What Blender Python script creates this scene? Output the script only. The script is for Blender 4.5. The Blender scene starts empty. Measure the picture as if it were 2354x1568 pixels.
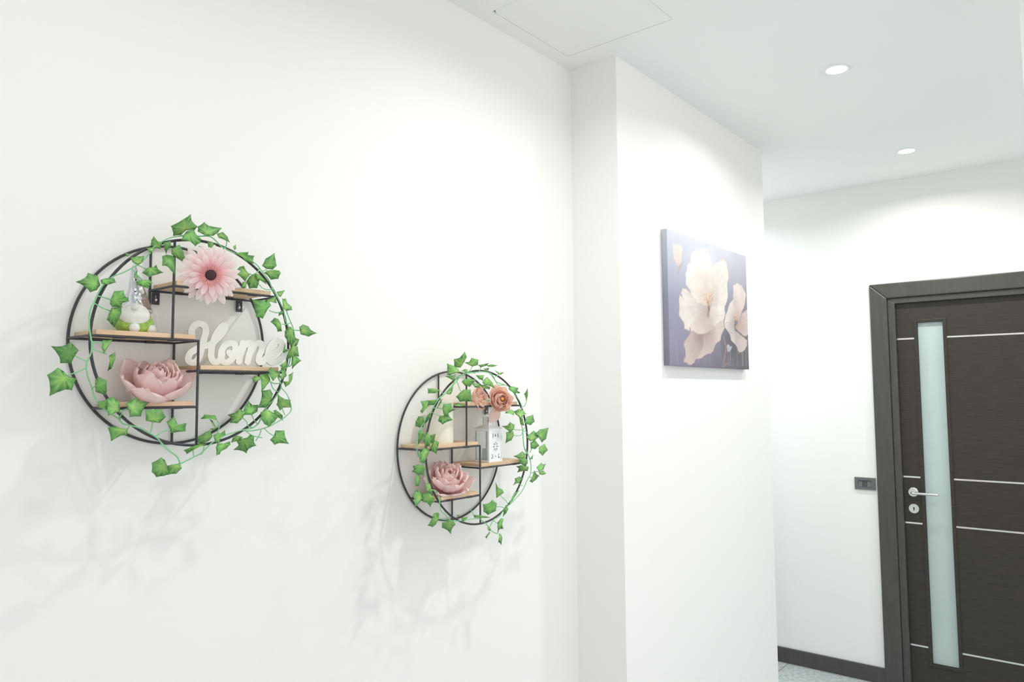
import bpy, bmesh, math, random
import numpy as np
from mathutils import Vector, Matrix

# ------------------------------------------------------------------ camera, world, light levels
F_PX, IMG_W, IMG_H = 1706.57, 2354, 1568
CAM = np.array([0.0, 0.0, 1.58])
RX = np.array([0.63341515, -0.77377392, -0.00769223])
UX = np.array([-0.04965892, -0.05056722, 0.99748531])
FX = np.array([0.77221709, 0.63144032, 0.07045482])
EXPOSURE = 0.0
WORLD_COL = (1.0, 1.0, 1.0); WORLD_STR = 1.47
LAMP_W = 6.9; SPREAD = 158
sc = bpy.context.scene
col = sc.collection
camd = bpy.data.cameras.new('camera'); cam = bpy.data.objects.new('camera', camd); col.objects.link(cam)
camd.sensor_fit = 'HORIZONTAL'; camd.sensor_width = 36.0; camd.lens = F_PX / IMG_W * 36.0
camd.clip_start = 0.02; camd.clip_end = 60
M4 = Matrix(((RX[0], UX[0], -FX[0], CAM[0]), (RX[1], UX[1], -FX[1], CAM[1]), (RX[2], UX[2], -FX[2], CAM[2]), (0, 0, 0, 1)))
cam.matrix_world = M4
sc.camera = cam
w = bpy.data.worlds.new('daylight'); sc.world = w; w.use_nodes = True
bg = w.node_tree.nodes['Background']; bg.inputs[0].default_value = (*WORLD_COL, 1); bg.inputs[1].default_value = WORLD_STR
sc.view_settings.view_transform = 'Standard'; sc.view_settings.look = 'None'
sc.view_settings.gamma = 1.0; sc.view_settings.use_curve_mapping = False
sc.view_settings.exposure = EXPOSURE

def ray(px, py): return (px - 1177) * RX - (py - 784) * UX + F_PX * FX
def hit(px, py, ax, val):
    d = ray(px, py); return CAM + d * ((val - CAM[ax]) / d[ax])
def at(px, py, y): return Vector(hit(px, py, 1, y))

# main planes
YA, YC, XB, ZC = 1.478, 1.289, 4.460, 2.738      # shelf wall, picture wall, door wall, ceiling
X_STEP, X_END = 2.152, 3.497

# ------------------------------------------------------------------ helpers
rnd = random.Random(7)
def link(o, parent=None):
    col.objects.link(o)
    if parent is not None: o.parent = parent
    return o
def tag(o, label=None, cat=None, group=None, kind=None):
    if label: o['label'] = label
    if cat: o['category'] = cat
    if group: o['group'] = group
    if kind: o['kind'] = kind
    return o
def thing(name, loc, label, cat, group=None, rz=0.0):
    o = bpy.data.objects.new(name, None); o.empty_display_size = .05
    o.location = loc; o.rotation_euler = (0, 0, rz); link(o)
    return tag(o, label, cat, group)
class MB:
    """collects geometry in world space; build() links it as one mesh, local to its parent"""
    def __init__(s): s.v = []; s.f = []; s.c = []; s.m = []
    def add(s, vs, fs, cs=None, mi=0):
        b = len(s.v); s.v += [tuple(v) for v in vs]; s.f += [tuple(b + i for i in f) for f in fs]
        s.c += cs if cs is not None else [(1, 1, 1)] * len(vs); s.m += [mi] * len(fs)
        return s
    def box(s, x0, x1, y0, y1, z0, z1, c=None):
        v = [(x, y, z) for x in (x0, x1) for y in (y0, y1) for z in (z0, z1)]
        return s.add(v, [(0, 1, 3, 2), (4, 6, 7, 5), (0, 4, 5, 1), (2, 3, 7, 6), (0, 2, 6, 4), (1, 5, 7, 3)], [c] * 8 if c else None)
    def tube(s, pts, r, n=8, closed=False, cs=None):
        P = [Vector(p) for p in pts]; N = len(P)
        rr = r if isinstance(r, (list, tuple)) else [r] * N
        T = []
        for i in range(N):
            a = P[(i - 1) % N] if closed or i > 0 else P[0]; b = P[(i + 1) % N] if closed or i < N - 1 else P[-1]
            t = (b - a); T.append(t.normalized() if t.length > 1e-9 else Vector((0, 0, 1)))
        ref = Vector((0, 0, 1)) if abs(T[0].z) < .9 else Vector((0, 1, 0))
        u = (ref - T[0] * ref.dot(T[0])).normalized(); vs = []
        for i in range(N):
            u = (u - T[i] * u.dot(T[i])); u = u.normalized() if u.length > 1e-6 else Vector((1, 0, 0)); w_ = T[i].cross(u)
            for k in range(n):
                a = 2 * math.pi * k / n; vs.append(P[i] + (u * math.cos(a) + w_ * math.sin(a)) * rr[i])
        fs = []
        for i in range(N if closed else N - 1):
            j = (i + 1) % N
            for k in range(n):
                l = (k + 1) % n; fs.append((i * n + k, i * n + l, j * n + l, j * n + k))
        if not closed: fs += [tuple(range(n))[::-1], tuple((N - 1) * n + k for k in range(n))]
        return s.add(vs, fs, [cs] * len(vs) if cs else None)
    def lathe(s, c, prof, n=32, M=None, cs=None, cap=True):
        c = Vector(c); vs = []; 
        for (r, z) in prof:
            for k in range(n):
                a = 2 * math.pi * k / n; p = Vector((r * math.cos(a), r * math.sin(a), z))
                if M: p = M @ p
                vs.append(c + p)
        fs = []
        for i in range(len(prof) - 1):
            for k in range(n):
                l = (k + 1) % n; fs.append((i * n + k, i * n + l, (i + 1) * n + l, (i + 1) * n + k))
        if cap: fs += [tuple(range(n))[::-1], tuple((len(prof) - 1) * n + k for k in range(n))]
        return s.add(vs, fs, [cs] * len(vs) if cs else None)
    def build(s, name, mat, parent=None, smooth=False, bevel=0, solid=0, sub=0, angle=40):
        off = Vector((0, 0, 0)); me = bpy.data.meshes.new(name)
        if parent is not None:
            mw = world_of(parent).inverted()
            me.from_pydata([tuple(mw @ Vector(v)) for v in s.v], [], s.f)
        else: me.from_pydata(s.v, [], s.f)
        at_ = me.attributes.new('tint', 'FLOAT_COLOR', 'POINT')
        at_.data.foreach_set('color', [x for c in s.c for x in (*c[:3], 1.0)])
        me.validate(); bm = bmesh.new(); bm.from_mesh(me)
        bmesh.ops.recalc_face_normals(bm, faces=bm.faces) if not solid else None
        bm.to_mesh(me); bm.free()
        me.materials.append(mat)
        if smooth:
            me.polygons.foreach_set('use_smooth', [True] * len(me.polygons))
            if angle < 180 and hasattr(me, 'set_sharp_from_angle'): me.set_sharp_from_angle(angle=math.radians(angle))
        o = link(bpy.data.objects.new(name, me), parent)
        if sub:
            m = o.modifiers.new('sub', 'SUBSURF'); m.levels = sub; m.render_levels = sub
        if solid:
            m = o.modifiers.new('solid', 'SOLIDIFY'); m.thickness = solid; m.offset = 0
        if bevel:
            m = o.modifiers.new('bev', 'BEVEL'); m.width = bevel; m.segments = 2; m.limit_method = 'ANGLE'; m.angle_limit = math.radians(50)
        return o
def world_of(o):
    m = Matrix.LocRotScale(o.location, o.rotation_euler, o.scale)
    return world_of(o.parent) @ m if o.parent else m
def cr(pts, n=5, closed=False):
    P = [Vector(p) for p in pts]; N = len(P); out = []
    for i in range(N if closed else N - 1):
        g = (lambda k: P[k % N]) if closed else (lambda k: P[min(max(k, 0), N - 1)])
        a, b, c, d = g(i - 1), g(i), g(i + 1), g(i + 2)
        for k in range(n):
            t = k / n
            out.append(.5 * ((2 * b) + (c - a) * t + (2 * a - 5 * b + 4 * c - d) * t * t + (-a + 3 * b - 3 * c + d) * t ** 3))
    if not closed: out.append(P[-1])
    return out
def plate(mb, fn, x0, x1, y0, y1, step, to_world, c=None):
    """outline fn(X,Y)>0 cut from a sheet; to_world(x,y,side) with side 0 front, 1 back"""
    xs = np.arange(x0, x1 + step * .5, step); ys = np.arange(y0, y1 + step * .5, step)
    X, Y = np.meshgrid(xs, ys, indexing='ij'); Fv = fn(X, Y); ids = {}; vs = []; fs = []
    def vid(key, x, y):
        if key not in ids:
            ids[key] = len(vs); vs.append(to_world(x, y, 0)); vs.append(to_world(x, y, 1))
        return ids[key]
    for i in range(len(xs) - 1):
        for j in range(len(ys) - 1):
            cs = ((i, j), (i + 1, j), (i + 1, j + 1), (i, j + 1)); val = [Fv[p] for p in cs]
            if max(val) <= 0: continue
            poly = []; cross = []
            for k in range(4):
                a, b = cs[k], cs[(k + 1) % 4]; fa, fb = val[k], val[(k + 1) % 4]
                if fa > 0: poly.append((vid(a, xs[a[0]], ys[a[1]]), 0))
                if (fa > 0) != (fb > 0):
                    t = fa / (fa - fb); key = (min(a, b), max(a, b))
                    poly.append((vid(key, xs[a[0]] + t * (xs[b[0]] - xs[a[0]]), ys[a[1]] + t * (ys[b[1]] - ys[a[1]])), 1 if fa > 0 else 2))
            p = [q[0] for q in poly]
            if len(set(p)) < 3: continue
            fs.append(tuple(p)); fs.append(tuple(q + 1 for q in reversed(p)))
            for k in range(len(poly)):
                if poly[k][1] == 1 and poly[(k + 1) % len(poly)][1] == 2:
                    a, b = p[k], p[(k + 1) % len(p)]; fs.append((b, a, a + 1, b + 1))
    mb.add(vs, fs, [c] * len(vs) if c else None)

# ------------------------------------------------------------------ materials
def mat(name, base, rough=.5, metal=0, noise=None, bump=None, spec=.5, tint=False, trans=0, vary=0, coat=0, sheen=0):
    m = bpy.data.materials.new(name); m.use_nodes = True; nt = m.node_tree; N = nt.nodes; L = nt.links
    p = N['Principled BSDF']; p.inputs['Roughness'].default_value = rough; p.inputs['Metallic'].default_value = metal
    p.inputs['Specular IOR Level'].default_value = spec; p.inputs['Coat Weight'].default_value = coat
    p.inputs['Base Color'].default_value = (*base, 1)
    tc = N.new('ShaderNodeTexCoord'); src = None
    if tint:
        a = N.new('ShaderNodeAttribute'); a.attribute_name = 'tint'; src = a.outputs['Color']
    if noise:
        scale, amt, dark = noise
        nz = N.new('ShaderNodeTexNoise'); nz.inputs['Scale'].default_value = scale; nz.inputs['Detail'].default_value = 5
        mp = N.new('ShaderNodeMapping'); L.new(tc.outputs['Object'], mp.inputs[0]); L.new(mp.outputs[0], nz.inputs['Vector'])
        if isinstance(vary, tuple): mp.inputs['Scale'].default_value = vary
        mx = N.new('ShaderNodeMix'); mx.data_type = 'RGBA'; mx.blend_type = 'MULTIPLY' if dark is None else 'MIX'
        rp = N.new('ShaderNodeValToRGB'); rp.color_ramp.elements[0].position = .35; rp.color_ramp.elements[1].position = .68
        L.new(nz.outputs['Fac'], rp.inputs[0])
        if dark is None:
            rp.color_ramp.elements[0].color = (1 - amt, 1 - amt, 1 - amt, 1); mx.inputs[0].default_value = 1
            L.new(rp.outputs[0], mx.inputs[7]); 
            if src: L.new(src, mx.inputs[6])
            else: mx.inputs[6].default_value = (*base, 1)
        else:
            L.new(rp.outputs[0], mx.inputs[0]); mx.inputs[6].default_value = (*base, 1); mx.inputs[7].default_value = (*dark, 1)
        src = mx.outputs[2]
    if src: L.new(src, p.inputs['Base Color'])
    if bump:
        nb = N.new('ShaderNodeTexNoise'); nb.inputs['Scale'].default_value = bump[0]; nb.inputs['Detail'].default_value = 4
        L.new(tc.outputs['Object'], nb.inputs['Vector'])
        b = N.new('ShaderNodeBump'); b.inputs['Strength'].default_value = bump[1]; b.inputs['Distance'].default_value = bump[2]
        L.new(nb.outputs['Fac'], b.inputs['Height']); L.new(b.outputs[0], p.inputs['Normal'])
    if trans:
        tr = N.new('ShaderNodeBsdfTranslucent'); ms = N.new('ShaderNodeMixShader'); ms.inputs[0].default_value = trans
        if src: L.new(src, tr.inputs[0])
        else: tr.inputs[0].default_value = (*base, 1)
        L.new(p.outputs[0], ms.inputs[1]); L.new(tr.outputs[0], ms.inputs[2]); L.new(ms.outputs[0], N['Material Output'].inputs[0])
    return m
WALL = mat('wall_paint', (.89, .892, .868), .75, noise=(1.2, .015, None), bump=(90, .08, .001), spec=.25)
CEIL = mat('ceiling_paint', (.93, .935, .92), .8, noise=(1, .015, None), bump=(120, .05, .001), spec=.2)
BLACK = mat('black_powder_coated_metal', (.045, .045, .055), .42, metal=.0, noise=(60, .2, None), spec=.5)
WOOD = mat('light_shelf_wood', (.76, .55, .36), .55, noise=(14, 1, (.66, .46, .29)), vary=(1, 8, 8))
DOORW = mat('dark_wenge_veneer', (.047, .038, .031), .42, noise=(14, 1, (.036, .030, .025)), vary=(1, 1, 9), bump=(160, .1, .0006), spec=.35)
FRAMEW = mat('dark_frame_veneer', (.075, .069, .063), .4, noise=(16, 1, (.062, .057, .052)), vary=(5, 5, .5), bump=(160, .1, .0006), spec=.5)
STEEL = mat('satin_steel', (.74, .75, .73), .28, metal=1, noise=(80, .06, None))
INLAY = mat('bright_metal_inlay', (.85, .86, .83), .3, metal=1, noise=(80, .05, None))
FROST = mat('frosted_glass', (.50, .60, .59), .32, noise=(3, .04, None), spec=.6)
SWITCH = mat('grey_plastic', (.13, .145, .145), .4, noise=(50, .08, None))
SWITCHK = mat('dark_grey_plastic', (.06, .068, .068), .35, noise=(50, .08, None))
WHITEW = mat('white_painted_wood', (.88, .88, .83), .55, noise=(30, .02, None))
WHITEM = mat('white_painted_metal', (.86, .88, .88), .4, noise=(30, .02, None))
LEAF = mat('ivy_leaf_fabric', (.1, .4, .1), .5, tint=True, noise=(70, .28, None), bump=(120, .2, .001))
VINE = mat('green_plastic_vine', (.25, .62, .30), .5, noise=(90, .15, None))
PETAL = mat('silk_petal', (1, .7, .7), .65, tint=True, noise=(60, .04, None), spec=.15, trans=.34)
SEPAL = mat('sepal_green', (.30, .34, .08), .6, noise=(80, .3, None))
CANVAS = mat('printed_canvas', (1, 1, 1), .55, tint=True, noise=(400, .03, None), bump=(700, .15, .0005), spec=.12)
WAX = mat('cream_wax', (.95, .93, .80), .5, noise=(12, .03, None), trans=.15)
GLASS = mat('clear_glass', (.92, .98, .97), .05, noise=(5, .05, None))
GLASS.node_tree.nodes['Principled BSDF'].inputs['Transmission Weight'].default_value = .85
GLASS.node_tree.nodes['Principled BSDF'].inputs['IOR'].default_value = 1.15

# ------------------------------------------------------------------ the room shell
X0, Y0 = -2.6, -2.2
def struct(name, mb, m, bevel=0): return tag(mb.build(name, m, None, bevel=bevel), kind='structure')
# floor: grey speckled tiles with dark seams
fm = bpy.data.materials.new('grey_granite_tiles'); fm.use_nodes = True; nt = fm.node_tree; N = nt.nodes; L = nt.links
tc = N.new('ShaderNodeTexCoord'); br = N.new('ShaderNodeTexBrick'); br.offset = 0; br.inputs['Scale'].default_value = 1
br.inputs['Brick Width'].default_value = .6; br.inputs['Row Height'].default_value = .6; br.inputs['Mortar Size'].default_value = .0035
br.inputs['Mortar'].default_value = (.25, .27, .27, 1)
n1 = N.new('ShaderNodeTexNoise'); n1.inputs['Scale'].default_value = 45; n1.inputs['Detail'].default_value = 6
r1 = N.new('ShaderNodeValToRGB'); r1.color_ramp.elements[0].color = (.36, .40, .41, 1); r1.color_ramp.elements[1].color = (.56, .60, .61, 1)
r1.color_ramp.elements[0].position = .35; r1.color_ramp.elements[1].position = .65
mpf = N.new('ShaderNodeMapping'); mpf.inputs['Location'].default_value = (.36, .22, 0)
L.new(tc.outputs['Object'], mpf.inputs[0]); L.new(mpf.outputs[0], br.inputs['Vector']); L.new(tc.outputs['Object'], n1.inputs['Vector'])
L.new(n1.outputs['Fac'], r1.inputs[0]); L.new(r1.outputs[0], br.inputs['Color1']); L.new(r1.outputs[0], br.inputs['Color2'])
pf = N['Principled BSDF']; L.new(br.outputs['Color'], pf.inputs['Base Color']); pf.inputs['Roughness'].default_value = .3
struct('floor', MB().box(X0, XB + .1, Y0, 3.0, -.05, 0), fm)
# ceiling with the opening of the access hatch
hx0, hx1, hy0, hy1 = 1.653, 2.052, 1.021, 1.420
c = MB(); t = .05
for a in ((X0, hx0, Y0, 3.0), (hx1, XB + .1, Y0, 3.0), (hx0, hx1, Y0, hy0), (hx0, hx1, hy1, 3.0)): c.box(a[0], a[1], a[2], a[3], ZC, ZC + t)
c.box(hx0 - .02, hx1 + .02, hy0 - .02, hy1 + .02, ZC + t, ZC + t + .02)
struct('ceiling', c, CEIL)
g = .0016
h = MB(); q = [(hx0 + g + .016, hy1 - g), (hx0 + g, hy1 - g - .010), (hx0 + g, hy0 + g), (hx1 - g, hy0 + g), (hx1 - g, hy1 - g)]
h.add([(x, y, z) for z in (ZC + .0006, ZC + .012) for x, y in q], [(0, 1, 2, 3, 4), (9, 8, 7, 6, 5)] + [(i, (i + 1) % 5, 5 + (i + 1) % 5, 5 + i) for i in range(5)])
tag(h.build('ceiling_hatch', CEIL), 'square white access hatch flush in the ceiling beside the wall corner, one corner chipped', 'hatch')
# walls
struct('wall_left', MB().box(X0, X_STEP + .1, YA, YA + .1, 0, ZC), WALL)
struct('wall_picture', MB().box(X_STEP, X_END, YC, YC + .19 + .1, 0, ZC), WALL)
struct('wall_back', MB().box(XB, XB + .1, Y0, .035, 0, ZC).box(XB, XB + .1, 1.05, 3.0, 0, ZC).box(XB, XB + .1, .035, 1.05, 2.15, ZC).box(XB + .06, XB + .1, .035, 1.05, 0, 2.15), WALL)
struct('wall_light_blocker', MB().box(-1.3, -1.2, .2, YA, 0, ZC), WALL)  # added unseen wall, cuts world light so the left side stays darker
struct('wall_right', MB().box(2.20, 2.30, Y0, .149, 0, ZC), WALL)
struct('wall_alcove', MB().box(X_END - .1, XB, 3.0, 3.1, 0, ZC).box(X_END - .1, X_END, YC + .29, 3.0, 0, ZC), WALL)
def skirting(name, x0, x1, y0, y1): struct(name, MB().box(x0, x1, y0, y1, 0, .086), FRAMEW, bevel=.004)
skirting('baseboard_back', XB - .013, XB, 1.056, 3.0)
skirting('baseboard_right', XB - .013, XB, .149, .03) if False else None
skirting('baseboard_left', X0, X_STEP, YA - .013, YA)
skirting('baseboard_picture', X_STEP - .013, X_END, YC - .013, YC)

# ------------------------------------------------------------------ recessed ceiling downlights
bulbm = bpy.data.materials.new('lit_bulb'); bulbm.use_nodes = True
em = bulbm.node_tree.nodes.new('ShaderNodeEmission'); em.inputs[0].default_value = (1, 1, .98, 1); em.inputs[1].default_value = 14
bulbm.node_tree.links.new(em.outputs[0], bulbm.node_tree.nodes['Material Output'].inputs[0])
def downlight(x, y, label, power, tone=(1, 1, .96)):
    r = thing('ceiling_downlight', (x, y, ZC), label, 'ceiling light', 'recessed ceiling downlights')
    MB().lathe((x, y, ZC), [(.035, -.001), (.035, -.004), (.044, -.006), (.050, -.004), (.052, 0)], 40, cap=False).build('trim_ring', WHITEM, r, smooth=True)
    MB().lathe((x, y, ZC), [(.0005, -.0005), (.0345, -.0005), (.0345, -.003), (.028, -.0055), (.0005, -.007)], 32, cap=False).build('bulb', bulbm, r, smooth=True)
    ld = bpy.data.lights.new('lamp_light', 'AREA'); ld.shape = 'DISK'; ld.size = .06; ld.energy = power; ld.spread = math.radians(SPREAD); ld.color = tone
    lo = bpy.data.objects.new('lamp_light', ld); lo.location = (0, 0, -.012); link(lo, r)
downlight(2.759, .735, 'lit round white downlight in the ceiling, nearer and larger of the two in view', LAMP_W)
downlight(3.939, .745, 'lit round white downlight in the ceiling, farther one above the dark door', LAMP_W)
for x in (1.60, .42):
    downlight(x, .735, 'lit round downlight above the frame before the wall of the ' + ('farther right' if x > 1 else 'nearer left') + ' round shelf', LAMP_W * (1.0 if x > 1 else .28))
downlight(3.94, -.45, 'added round fill downlight out of frame right of the dark door', LAMP_W * 1.5, (.90, .97, 1))  # added lamp, unseen, brightens the corridor by the door
downlight(3.96, 2.10, 'added round fill downlight in the alcove hidden behind the picture wall', LAMP_W * 1.8, (.90, .97, 1))  # unseen lamp added to lift the alcove floor and door wall

# ------------------------------------------------------------------ the dark door with its frame
dz = 2.15
d = bpy.data.objects.new('door_1', None); d.location = (XB, .54, 0); link(d); tag(d, kind='structure')
yl, yr = 1.060, .010                 # outer edges of the architrave
def strip_frame(mb, yo, yi, zo, zi, x0, x1, yo2=None, yi2=None):
    # U-shaped frame: left jamb, right jamb, head, mitred
    yo2 = yo2; yi2 = yi2
    for (a, b) in ((yo, yi), (yo2, yi2)):
        mb.add([(x0, a, 0), (x0, b, 0), (x0, b, zi), (x0, a, zo), (x1, a, 0), (x1, b, 0), (x1, b, zi), (x1, a, zo)],
               [(0, 1, 2, 3), (7, 6, 5, 4), (0, 4, 5, 1), (1, 5, 6, 2), (2, 6, 7, 3), (3, 7, 4, 0)])
    mb.add([(x0, yo, zo), (x0, yi, zi), (x0, yi2, zi), (x0, yo2, zo), (x1, yo, zo), (x1, yi, zi), (x1, yi2, zi), (x1, yo2, zo)],
           [(0, 1, 2, 3), (7, 6, 5, 4), (0, 4, 5, 1), (1, 5, 6, 2), (2, 6, 7, 3), (3, 7, 4, 0)])
a = MB(); strip_frame(a, yl, .972, 2.168, 2.085, XB - .018, XB + .004, yr, .098)
a.build('architrave', FRAMEW, d, bevel=.006)
a = MB(); strip_frame(a, .9715, .936, 2.0845, 2.054, XB - .006, XB + .06, .0985, .134)
a.build('door_lining', FRAMEW, d, bevel=.003)
XL = XB + .018                        # face of the leaf
gy0, gy1, gz0, gz1 = .714, .834, .152, 1.944
a = MB()
for b in ((.135, gy0, .006, 2.053), (gy1, .935, .006, 2.053), (gy0, gy1, .006, gz0), (gy0, gy1, gz1, 2.053)): a.box(XL, XL + .038, b[0], b[1], b[2], b[3])
a.build('door_leaf', DOORW, d)
a = MB(); bw = .017
def ring(mb, x0, x1, ya, yb, za, zb, wd):
    mb.box(x0, x1, ya - wd, ya, za - wd, zb + wd); mb.box(x0, x1, yb, yb + wd, za - wd, zb + wd)
    mb.box(x0, x1, ya, yb, za - wd, za); mb.box(x0, x1, ya, yb, zb, zb + wd)
ring(a, XL - .005, XL + .012, gy0, gy1, gz0, gz1, bw)
a.build('glazing_bead', DOORW, d, bevel=.002)
tag(MB().box(XL + .012, XL + .02, gy0 - .004, gy1 + .004, gz0 - .004, gz1 + .004).build('glass_pane', FROST, d), 'tall narrow frosted glass strip')
for z in (1.860, 1.116, .872, .232):
    for y0_, y1_ in ((.135, gy0 - bw - .001), (gy1 + bw + .001, .935)):
        MB().box(XL - .0012, XL + .004, y0_, y1_, z - .0042, z + .0042).build('metal_inlay', INLAY, d)
RXm = Matrix.Rotation(-math.pi / 2, 4, 'Y')
hy, hz = .889, 1.036
hd = MB().lathe((XL, hy, hz), [(.0, 0), (.0245, 0), (.0245, .007), (.0225, .009), (0.0, .009)], 40, M=RXm, cap=False).build('handle_rosette', STEEL, d, smooth=True)
MB().tube(cr([(XL - .008, hy, hz - .002), (XL - .034, hy, hz - .002), (XL - .042, hy - .008, hz - .002), (XL - .044, hy - .03, hz - .002), (XL - .044, hy - .125, hz - .002)], 6), .0072, 14).build('door_handle', STEEL, hd, smooth=True)
a = MB()
def esc(X, Y):
    r = np.hypot(X, Y); key = np.maximum(.0042 - np.hypot(X, Y - .0035), np.minimum(.0026 - abs(X), np.minimum(.004 - Y, Y + .0105)))
    return np.minimum(.0245 - r, -key)
plate(a, esc, -.026, .026, -.026, .026, .0008, lambda x, y, s: (XL - .006 + .006 * s, hy + x, .949 + y))
a.build('keyhole_plate', STEEL, d)
MB().box(XL - .0008, XL + .001, hy - .005, hy + .005, .936, .96).build('keyhole', BLACK, d)

# ------------------------------------------------------------------ light switch beside the door
pa, pb = hit(1965, 1096, 0, XB), hit(2014, 1129, 0, XB)
ys0, ys1, zs0, zs1 = pb[1], pa[1], pb[2] + .004, pa[2] - .001
s = thing('light_switch', (XB, (ys0 + ys1) / 2, (zs0 + zs1) / 2), 'grey rectangular light switch plate on the white wall left of the dark door', 'light switch')
W_, H_ = ys1 - ys0, zs1 - zs0
a = MB()
iy0, iy1, iz0, iz1 = ys0 + W_ * .19, ys1 - W_ * .17, zs0 + H_ * .22, zs1 - H_ * .22
for b in ((ys0, iy0, zs0, zs1), (iy1, ys1, zs0, zs1), (iy0, iy1, zs0, iz0), (iy0, iy1, iz1, zs1)): a.box(XB - .008, XB, *b)
a.box(XB - .001, XB, iy0, iy1, iz0, iz1)
a.build('cover_plate', SWITCH, s)
wd = (iy1 - iy0) / 3
for k in range(3):
    y_ = iy1 - wd * k
    MB().add([(XB - .0085, y_ - .0008, iz0 + .001), (XB - .0085, y_ - wd + .0008, iz0 + .001), (XB - .0035, y_ - wd + .0008, iz1 - .005), (XB - .0035, y_ - .0008, iz1 - .005),
              (XB, y_ - .0008, iz0 + .001), (XB, y_ - wd + .0008, iz0 + .001), (XB, y_ - wd + .0008, iz1 - .005), (XB, y_ - .0008, iz1 - .005)],
             [(0, 1, 2, 3), (7, 6, 5, 4), (0, 4, 5, 1), (1, 5, 6, 2), (2, 6, 7, 3), (3, 7, 4, 0)]).build('rocker', SWITCHK if k == 1 else SWITCH, s)

# ------------------------------------------------------------------ canvas with the painted white flowers
def painting():
    x0, x1, z0, z1 = 2.452, 3.197, 1.678, 2.182; dp = .024
    def uv(zx, zy):
        p = hit(1500 + zx / 3.92, 500 + zy / 3.92, 1, YC - dp)
        # the four corners of the print as seen, mapped on the flat canvas
        return ((p[0] - x0) / (x1 - x0), (p[2] - z0) / (z1 - z0))
    nu, nv = 300, 250; U, V = np.meshgrid(np.linspace(0, 1, nu + 1), np.linspace(0, 1, nv + 1), indexing='ij')
    rs = np.random.RandomState(3)
    def smooth_noise(gx, gy, seed):
        r_ = np.random.RandomState(seed).rand(gx + 2, gy + 2); a_ = U * gx; b_ = V * gy
        i, j = np.minimum(a_.astype(int), gx - 1), np.minimum(b_.astype(int), gy - 1); fa, fb = a_ - i, b_ - j
        fa = fa * fa * (3 - 2 * fa); fb = fb * fb * (3 - 2 * fb)
        return (r_[i, j] * (1 - fa) * (1 - fb) + r_[i + 1, j] * fa * (1 - fb) + r_[i, j + 1] * (1 - fa) * fb + r_[i + 1, j + 1] * fa * fb)
    def lin(c): c = np.array(c, float) / 255; return np.where(c <= .04045, c / 12.92, ((c + .055) / 1.055) ** 2.4)
    def mixc(A, B, t): return A * (1 - t[..., None]) + np.asarray(B) * t[..., None]
    C = np.zeros(U.shape + (3,)); 
    cs = {(0, 1): lin((222, 225, 236)), (1, 1): lin((212, 212, 222)), (0, .5): lin((166, 168, 190)), (1, .5): lin((148, 146, 158)), (0, 0): lin((150, 142, 164)), (1, 0): lin((112, 112, 114))}
    top = cs[(0, 1)] * (1 - U[..., None]) + cs[(1, 1)] * U[..., None]; mid = cs[(0, .5)] * (1 - U[..., None]) + cs[(1, .5)] * U[..., None]; bot = cs[(0, 0)] * (1 - U[..., None]) + cs[(1, 0)] * U[..., None]
    tt = np.clip(V * 2 - 1, 0, 1)[..., None]; tb = np.clip(V * 2, 0, 1)[..., None]
    C = np.where(V[..., None] > .5, mid * (1 - tt) + top * tt, bot * (1 - tb) + mid * tb)
    C = mixc(C, lin((222, 228, 240)), np.clip(1 - ((U - .42) ** 2 / .06 + (V - .80) ** 2 / .05), 0, 1) * .5)
    C = mixc(C, lin((92, 92, 92)), np.clip(1 - ((U - .78) ** 2 / .05 + (V - .22) ** 2 / .04), 0, 1) * .6)
    C *= (1 + .10 * (smooth_noise(7, 5, 1) - .5))[..., None] * (1 + .04 * (smooth_noise(40, 3, 2) - .5))[..., None]
    drip = (smooth_noise(90, 2, 5) > .72) & (V < .28) & (V > .02)
    C = mixc(C, lin((170, 168, 178)), drip * .35 * np.clip((.28 - V) * 8, 0, 1))
    wob = (smooth_noise(30, 26, 9) - .5) * .014; wob2 = (smooth_noise(80, 64, 19) - .5) * .006
    def poly(pts, inner, edge, ctr, warm=(226, 190, 172), ew=.010, fade=.28):
        nonlocal C
        P = np.array([uv(*p) for p in pts]); n = len(P); A_ = U + wob + wob2; B_ = V + wob[::-1] * 1.1 + wob2
        ins = np.zeros(U.shape, bool); dist = np.full(U.shape, 9.)
        for i in range(n):
            (xa, ya), (xb, yb) = P[i], P[(i + 1) % n]
            cond = ((ya > B_) != (yb > B_)); 
            with np.errstate(divide='ignore', invalid='ignore'): xi = (xb - xa) * (B_ - ya) / (yb - ya) + xa
            ins ^= cond & (A_ < xi)
            t_ = np.clip(((A_ - xa) * (xb - xa) + (B_ - ya) * (yb - ya)) / max((xb - xa) ** 2 + (yb - ya) ** 2, 1e-9), 0, 1)
            dist = np.minimum(dist, np.hypot((A_ - xa - t_ * (xb - xa)), (B_ - ya - t_ * (yb - ya)) * .7))
        cu, cv = uv(*ctr); rad = np.hypot(U - cu, (V - cv) * .7)
        tf = np.clip(1 - rad / fade, 0, 1) ** 1.2
        ang = np.arctan2((V - cv) * .7, U - cu); vein = .5 + .5 * np.sin(ang * 38 + 5 * smooth_noise(9, 9, 4))
        pc = mixc(np.broadcast_to(lin(edge), C.shape), lin(inner), tf)
        pc = .93 * pc * (1 - .05 * vein * np.clip(rad / .1, 0, 1))[..., None] * (1 + .14 * (smooth_noise(16, 14, 6) - .5))[..., None]
        sd = np.where(ins, dist, -dist) + .007; rim = np.clip(1 - sd / ew, 0, 1); pc = mixc(pc, lin(warm), rim * .55 * (smooth_noise(22, 22, 8) > .42))
        al = np.clip(sd / .005, 0, 1)
        C = mixc(C, 0, al) + pc * al[..., None]
    cA, cB = (505, 800), (745, 930)
    poly([(185, 250), (250, 245), (265, 300), (260, 400), (232, 432), (195, 370)], (225, 205, 198), (248, 240, 234), (235, 440), fade=.12)
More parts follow.
